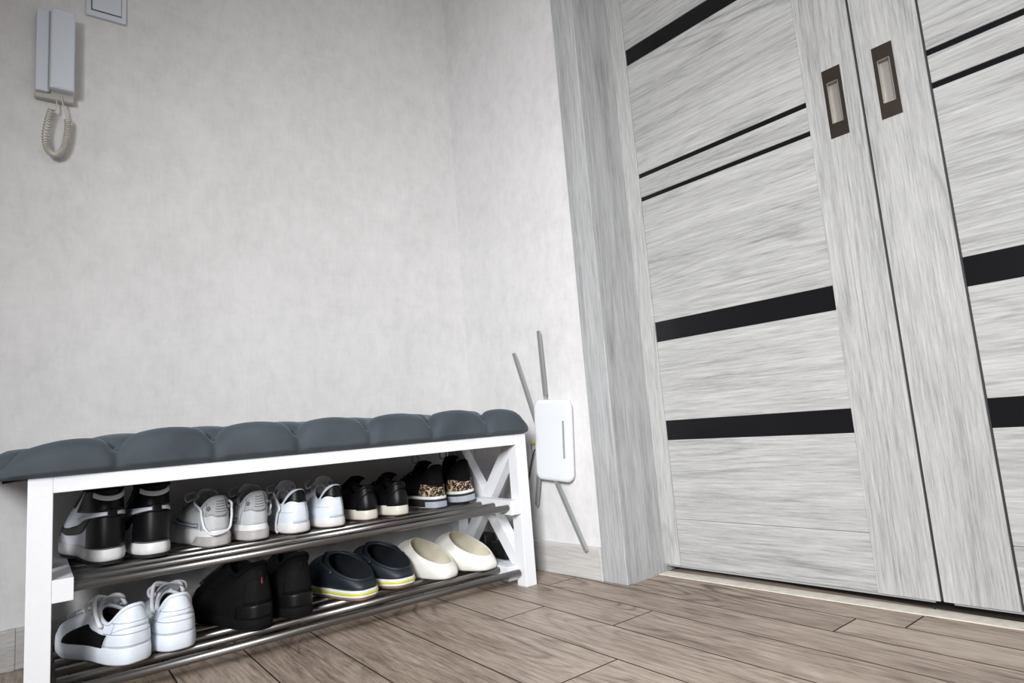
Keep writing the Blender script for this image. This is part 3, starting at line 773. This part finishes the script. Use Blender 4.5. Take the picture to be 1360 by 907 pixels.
# --- big white sneakers, lower shelf
def bigwhite(x, y, deg, mir, label, dark_side):
    s = Shoe(L=.305, wh=.0485, ww=.045, wb=.058, wt=.052, sole=.035, heel=.116, side=.080, front=.104, yf=.135, yc0=.012, cw=.031, toe=.060, curve=mir, bulge=.006)
    t = place('white_leather_sneaker', label, x, y, LO, deg, 'all-white leather sneakers on the lower shelf')
    soles(s, t, L['old_rubber'], L['white'], .002, .0015)
    P('upper', s.upper(), L['white'], t); P('lining', s.lining(), L['lining'], t)
    P('heel_overlay', s.patch(lambda a, b: (-.17+.34*a, .02+.40*b), .0012, 24, 8), L['white'], t)
    P('heel_band', s.patch(lambda a, b: (-.15+.30*a, .46+.50*b*(1-.35*(abs(a-.5)*2)**2)), .0016, 22, 8), L['white'], t)
    for zz in (.062, .083):
        P('stitching', s.line([(-.20+.40*k/28, s.vz((-.20+.40*k/28) % 1, zz+.0)) for k in range(29)], .0008, .0014), L['stitch'], t)
    P('stitching', s.line([(-.25+.50*k/28, s.vz((-.25+.50*k/28) % 1, .0385)) for k in range(29)], .0007, .0012), L['stitch'], t)
    for sg in ((1,) if dark_side else ()):
        P('side_panel', s.patch(lambda a, b, sg=sg: (sg*(.175+.13*a), .03+(.44+.26*a)*b), .0028, 14, 8), L['black_cloth'], t)
    P('collar', s.rim(.0042), L['white'], t); P('tongue', s.tongue(.024, .026), L['grey_light'], t)
    P('laces', s.laces(6, .0034), L['lace_white'], t)
    c = s.collar(.5); sg = -1
    pts = [c+Vector((0, .0, .018)), c+Vector((-.03, -.02, .026)), s.collar(.32)+Vector((-.012, 0, .014)), s.collar(.26)+Vector((-.010, -.004, -.006)), s.collar(.34)+Vector((-.002, .002, .004)), c+Vector((-.010, -.006, .010)), c+Vector((.02, -.012, .02)), s.collar(.66)+Vector((.004, 0, .010))]
    P('lace_loop', tube(NB(), spline(pts, 8), .0042, 8), L['lace_white'], t)
bigwhite(-1.152, -0.412, 22, 1, 'large white leather sneaker with a black side at the left end of the lower shelf', True)
bigwhite(-1.072, -0.400, 2, -1, 'large white leather sneaker, second from the left on the lower shelf', False)

# --- bulky black shoes, lower shelf
def bulky(x, y, deg, mir, label):
    s = Shoe(L=.300, wh=.047, ww=.045, wb=.058, wt=.051, sole=.026, heel=.150, side=.124, front=.150, yf=.130, yc0=.014, cw=.034, toe=.066, curve=mir, bulge=.006)
    t = place('black_hiking_shoe', label, x, y, LO, deg, 'bulky black walking shoes on the lower shelf')
    soles(s, t, L['outsole_black'], L['black_suede'], .002, .002)
    P('upper', s.upper(), L['black_suede'], t); P('lining', s.lining(), L['black_cloth'], t)
    P('heel_counter', s.patch(lambda a, b: (-.16+.32*a, .02+.22*b), .0030, 24, 6), L['black'], t)
    P('heel_cap', s.patch(lambda a, b: (-.12+.24*a, .26+.46*b), .0018, 20, 6), L['black_suede'], t)
    P('pull_tab', s.patch(lambda a, b: (-.016+.032*a, .68+.20*b), .0036, 6, 6), L['black_cloth'], t)
    if mir > 0: P('red_tag', s.patch(lambda a, b: (-.001+.005*a, .60+.12*b), .0050, 3, 6), L['red'], t)
    P('collar', s.rim(.0060), L['black_cloth'], t); P('tongue', s.tongue(.012, .028), L['black_cloth'], t)
    P('laces', s.laces(6, .0028, bow=False), L['lace_black'], t)
    P('toe_overlay', s.patch(lambda a, b: (.36+.28*a, .03+.34*b), .0018, 18, 6), L['black'], t)
    for sg in (1, -1): P('eyestay', s.patch(lambda a, b, sg=sg: (sg*(.29+.14*a), .55+.42*b), .002, 10, 6), L['black_cloth'], t)
bulky(-0.893, -0.397, 17, 1, 'bulky black walking shoe with a small red tag, next to the white sneakers')
bulky(-0.795, -0.382, 3, -1, 'bulky black walking shoe on the lower shelf, beside the navy clogs')

# --- clogs
def clog(kind, x, y, deg, mir, label):
    nav = kind == 'navy'
    root = place('navy_clog' if nav else 'white_clog', label, x, y, LO, deg, 'navy foam clogs with a yellow line' if nav else 'off-white backless clogs', 'clog')
    s = Shoe(L=.275 if nav else .265, wh=.051, ww=.052, wb=.0570, wt=.050, sole=.026 if nav else .016, toe=.070 if nav else .060, curve=mir, springs=.012)
    Lc = s.L; n = 64
    if nav:
        P('tread', loft(NB(), s.sole_rings([(0, -.006), (.003, -.001), (.009, .0)], n), True, True), L['outsole_brown'], root)
        P('sole', loft(NB(), s.sole_rings([(.009, 0), (.0095, .003), (.0155, .0035)], n), True, True), L['white_rubber'], root)
        P('sole_line', loft(NB(), s.sole_rings([(.0155, .003), (.016, .0045), (.0205, .0045), (.021, .003)], n), True, True), L['lime'], root)
        P('foxing', loft(NB(), s.sole_rings([(.021, .003), (.0215, .0035), (.0275, .0025), (.028, -.001)], n), True, True), L['white_rubber'], root)
    # shell: outside from the sole edge over to the rim, then inside down to the footbed
    z0 = .026 if nav else .0
    def rim(u, grow=0.0):
        th = 2*PI*u; c, sn = math.cos(th), math.sin(th); f = (1-c)/2
        y0, y1 = (.016, .165) if nav else (.018, .165)
        yy = y0-grow+(y1-y0+2*grow)*f
        w = (.042+.006*math.sin(PI*f)+grow)
        xx = -spow(sn, .85)*w
        if nav: zz = .050+(.108-.050)*(f**1.15)
        else: zz = .040+(.104-.040)*(f**1.2)
        return Vector((xx+mir*.004*f, yy, zz))
    def outer(u, v):
        B = s.outline(u, -.001 if nav else -.003); B.z = z0+s.spring(B.y)*.8+(0 if nav else .001)
        T = rim(u, .0045); f = (1-math.cos(2*PI*u))/2
        k = min(1, max(0, (f-.4)/.6)); k = k*k*(3-2*k)
        out = Vector((B.x, (B.y-Lc*.5)*.8, 0)).normalized()
        P1 = B+out*(.006 if nav else .011)+Vector((0, 0, (T.z-B.z)*.38*(1-k)+(.040)*k))
        P2h = T+out*.008+Vector((0, 0, -(T.z-B.z)*.25)); P2t = Vector((B.x*.7+T.x*.3, B.y*.52+T.y*.48, (s.toe*.35+T.z*.78)))
        P2 = P2h.lerp(P2t, k); a = 1-v
        return B*a**3+P1*(3*a*a*v)+P2*(3*a*v*v)+T*v**3
    rings = []
    if not nav: rings.append([s.outline(i/n, -.010)+Vector((0, 0, 0.000)) for i in range(n)])
    rings += [[outer(i/n, j/12) for i in range(n)] for j in range(13)]
    rings.append([rim(i/n, .002)+Vector((0, 0, .0022)) for i in range(n)])
    rings.append([rim(i/n, -.001)+Vector((0, 0, .0008)) for i in range(n)])
    bm = NB(); loft(bm, rings, capa=True); P('shell', bm, L['navy'] if nav else L['clog_white'], root)
    fb = .030 if nav else .022
    def inner(q):
        r = []
        for i in range(n):
            t = rim(i/n, -.001)+Vector((0, 0, .0008)); b = s.outline(i/n, -.013); f = (1-math.cos(2*PI*i/n))/2
            b = Vector((b.x*.93, min(b.y, Lc*.88), fb+.004*(1-f)+s.spring(b.y)+.001))
            p = Vector((t.x+(b.x-t.x)*q**.8, t.y+(b.y-t.y)*q**.8, t.z+(b.z-t.z)*q**1.1)); r.append(p)
        return r
    bm = NB(); loft(bm, [inner(q) for q in (0, .15, .35, .6, .85, 1)], capb=True)
    P('footbed', bm, L['navy_in'] if nav else L['clog_in'], root)
    if nav:
        P('rim_bead', closed_tube(NB(), [rim(i/n, .003)+Vector((0, 0, .001)) for i in range(n)], .0045, 8), L['navy'], root)
        # heel strap swung forward, on two pivots
        piv = [rim(.26, .006)+Vector((-.002, .0, .000)), rim(.74, .006)+Vector((.002, 0, .000))]
        pts = [piv[0]+Vector((0, 0, -.004)), piv[0]+Vector((-.002, .040, .012)), Vector((-.034, .165, .102)), Vector((0, .192, .106)), Vector((.034, .165, .102)), piv[1]+Vector((.002, .040, .012)), piv[1]+Vector((0, 0, -.004))]
        P('heel_strap', tube(NB(), spline(pts, 8), 1, 8, flat=(.0022, .007)), L['navy'], root)
        for q in piv:
            b = NB(); bmesh.ops.create_uvsphere(b, u_segments=12, v_segments=8, radius=.0065, matrix=Matrix.Translation(q+Vector((math.copysign(.002, q.x), 0, -.004))))
            P('strap_pivot', b, L['navy'], root)
clog('navy', -0.614, -0.378, 13, 1, 'navy foam clog with a yellow-striped white sole, beside the bulky black shoes')
clog('navy', -0.487, -0.352, 9, -1, 'navy foam clog with a yellow-striped white sole, beside the off-white clogs')
clog('white', -0.348, -0.372, 15, 1, 'off-white foam clog standing next to the navy clogs')
clog('white', -0.214, -0.386, 14, -1, 'off-white foam clog at the right end of the lower shelf')

# ------------------------------------------------------------------ power strip and adapters in the corner behind the bench end
ps = thing('power_strip', 'white power strip on the floor in the corner behind the bench end', 'power strip', (-0.055, -0.20, 0.0), math.radians(2))
obj('body', bx((-.028, -.125, .0), (.028, .115, .040), .006, 3), M['plastic_white'], ps, True)
for k in range(4):
    b = NB(); tube(b, [(0, -.085+.055*k, .0395), (0, -.085+.055*k, .0408)], .018, 20); obj('socket', b, M['plastic_shade'], ps)
def adapter(y, w, h, label):
    t = thing('power_adapter', label, 'adapter', (-0.056, y, .0408), math.radians(2), 'black power adapters in the power strip')
    obj('body', bx((-.026, -w/2, 0.002), (.024, w/2, h), .006, 3), M['black_plastic'], t, True)
    b = NB(); tube(b, [(0, 0, -.0005), (0, 0, .004)], .012, 14); obj('plug', b, M['black_plastic'], t)
adapter(-.125, .060, .075, 'taller black power adapter plugged into the white strip, partly hidden by a clog')
adapter(-.232, .075, .058, 'lower wider black power adapter on the white strip, nearer the bench leg')

# ------------------------------------------------------------------ router on the door wall
Rt = thing('wifi_router', 'white rounded wifi router with grey blade antennas hung on the wall beside the bench', 'router', (0, 0, 0), TH)
C0 = Vector((0, -.4600, .4285)); ang = math.radians(-4.0)
def rp(a, b, x):     # a to the right (towards -y), b up
    ca, sa = math.cos(ang), math.sin(ang); aa = a*ca-b*sa*-1*-1; bb = a*sa+b*ca
    aa = a*ca - b*sa; return Vector((x, C0.y-aa, C0.z+bb))
def ang_of(): return ang
bm = NB(); rings = []
for x, ins in ((-.006, .010), (-.009, .003), (-.018, 0), (-.0275, .001), (-.031, .005), (-.0325, .012)):
    rings.append([rp(a, b, x) for a, b in rrect(.164-2*ins, .264-2*ins, .026-ins*.6, 8)])
loft(bm, rings, True, True); obj('body', bm, M['router_white'], Rt, True)
for p in COL.objects[-1].data.polygons:
    if len(p.vertices) > 6: p.use_smooth = False
bm = NB(); a0, b0, a1, b1 = .057, .064, .057, -.056
v = [rp(a, b, -.0331) for a, b in ((a0-.0042, b0), (a0+.0042, b0), (a1+.0042, b1), (a1-.0042, b1))]
w = [rp(a, b, -.0321) for a, b in ((a0-.0042, b0), (a0+.0042, b0), (a1+.0042, b1), (a1-.0042, b1))]
V = [bm.verts.new(q) for q in v]; Wv = [bm.verts.new(q) for q in w]; bm.faces.new(V); bm.faces.new(Wv[::-1])
for k in range(4): bm.faces.new((V[k], V[(k+1) % 4], Wv[(k+1) % 4], Wv[k]))
obj('light_bar', bm, M['plastic_grey'], Rt)
bm = NB(); box(bm, (-.010, C0.y-.045, C0.z-.07), (0, C0.y+.045, C0.z+.07), .003); obj('wall_bracket', bm, M['plastic_grey'], Rt)
def antenna(p0, p1, x0=-.018, x1=-.020):
    p0 = Vector((x0, p0[0], p0[1])); p1 = Vector((x1, p1[0], p1[1])); d = (p1-p0).normalized(); n = Vector((1, 0, 0)).cross(d).normalized()
    bm = NB(); L0 = (p1-p0).length; rows = []
    for t, w, th in ((0, .0060, .0050), (.05, .0060, .0050), (.08, .0090, .0048), (.5, .0098, .0042), (.97, .0092, .0034), (1.0, .0055, .003)):
        c = p0+(p1-p0)*t
        sk = n*0 if t < 1 else n*-.002
        rows.append([c+n*w+sk+Vector((th*.4, 0, 0)), c+n*w*.6+sk+Vector((-th, 0, 0)), c-n*w*.6+sk+Vector((-th, 0, 0)), c-n*w+sk+Vector((th*.4, 0, 0)), c-n*w*.5+sk+Vector((th, 0, 0)), c+n*w*.5+sk+Vector((th, 0, 0))])
    loft(bm, rows, True, True); o = obj('antenna', bm, M['antenna_grey'], Rt)
    b = NB(); tube(b, [p0-d*.010, p0+d*.012], .0058, 12); obj('hinge', b, M['plastic_grey'], o, True)
antenna((-.436, .560), (-.431, .795))
antenna((-.388, .470), (-.297, .737))
antenna((-.450, .300), (-.560, .083))
antenna((-.392, .400), (-.352, .215))
b = NB(); tube(b, [(-.018, -.392, .428), (-.018, -.360, .424)], .0065, 10); obj('cable_plug', b, M['yellow'], Rt)
pts = [(-.018, -.3585, .424), (-.016, -.345, .415), (-.008, -.335, .38), (-.005, -.30, .28), (-.005, -.26, .16), (-.016, -.215, .118)]
cb = tag(wallobj('router_cable', tube(NB(), spline(pts, 8), .0024, 8), M['plastic_grey'], smooth=True), 'thin grey cable dropping from the router into the corner behind the bench', 'cable')
pts = [(-.0130, -.3755, .405), (-.020, -.366, .398), (-.022, -.352, .37), (-.020, -.30, .25), (-.020, -.22, .13), (-.028, -.165, .09)]
cb = tag(wallobj('power_cable', tube(NB(), spline(pts, 8), .0022, 8), M['black_plastic'], smooth=True), 'thin black cable dropping from the router to the power adapters', 'cable')

# ------------------------------------------------------------------ intercom handset
ic = thing('intercom', 'white wall intercom handset with a coiled cord at the upper left of the back wall', 'intercom', (0, 0, 0))
obj('base', bx((-1.350, -.022, 1.468), (-1.262, 0, 1.722), .004, 2), M['plastic_shade'], ic)
obj('body', bx((-1.349, -.034, 1.482), (-1.3205, -.022, 1.7225), .003, 2), M['plastic_white'], ic)
hs = bx((-1.3175, -.048, 1.490), (-1.2625, -.016, 1.726), .005, 3); obj('handset', hs, M['plastic_white'], ic)
obj('groove', bx((-1.3205, -.030, 1.484), (-1.3175, -.020, 1.722)), M['plastic_shade'], ic)
def coil():
    path = spline([(-1.312, -.024, 1.440), (-1.3205, -.024, 1.400), (-1.325, -.024, 1.350), (-1.318, -.024, 1.318), (-1.304, -.024, 1.308), (-1.289, -.024, 1.322), (-1.280, -.024, 1.350), (-1.276, -.024, 1.385), (-1.2765, -.024, 1.416)], 40)
    N = len(path); turns = 46; pts = []
    M2 = N*3
    for i in range(M2):
        f = i/(M2-1)*(N-1); j = min(int(f), N-2); p = path[j].lerp(path[j+1], f-j); t = (path[j+1]-path[j]).normalized()
        a = 2*PI*turns*i/(M2-1); s = Vector((0, 1, 0)).cross(t).normalized()
        pts.append(p+s*math.cos(a)*.0068+Vector((0, 1, 0))*math.sin(a)*.0068)
    bm = NB(); tube(bm, pts, .0018, 6)
    tube(bm, spline([(-1.302, -.018, 1.472), (-1.3015, -.02, 1.452), (-1.305, -.024, 1.436), pts[0]], 6), .0018, 6)
    tube(bm, spline([(-1.292, -.026, 1.482), (-1.286, -.026, 1.450), (-1.279, -.024, 1.425), pts[-1]], 6), .0018, 6)
    return bm
obj('coiled_cord', coil(), M['cord'], ic, True)
# ------------------------------------------------------------------ light switch
sw = thing('light_switch', 'white square light switch cut off by the top edge beside the intercom', 'switch', (-1.187, 0, 1.808))
obj('frame', bx((-.050, -.010, -.050), (.050, 0, .050), .003, 2), M['plastic_white'], sw)
obj('gap_line', bx((-.0375, -.0108, -.0335), (.0375, -.009, .0335)), M['switch_line'], sw)
obj('rocker', bx((-.0350, -.0145, -.0312), (.0365, -.009, .0335), .0016, 2), M['plastic_white'], sw)
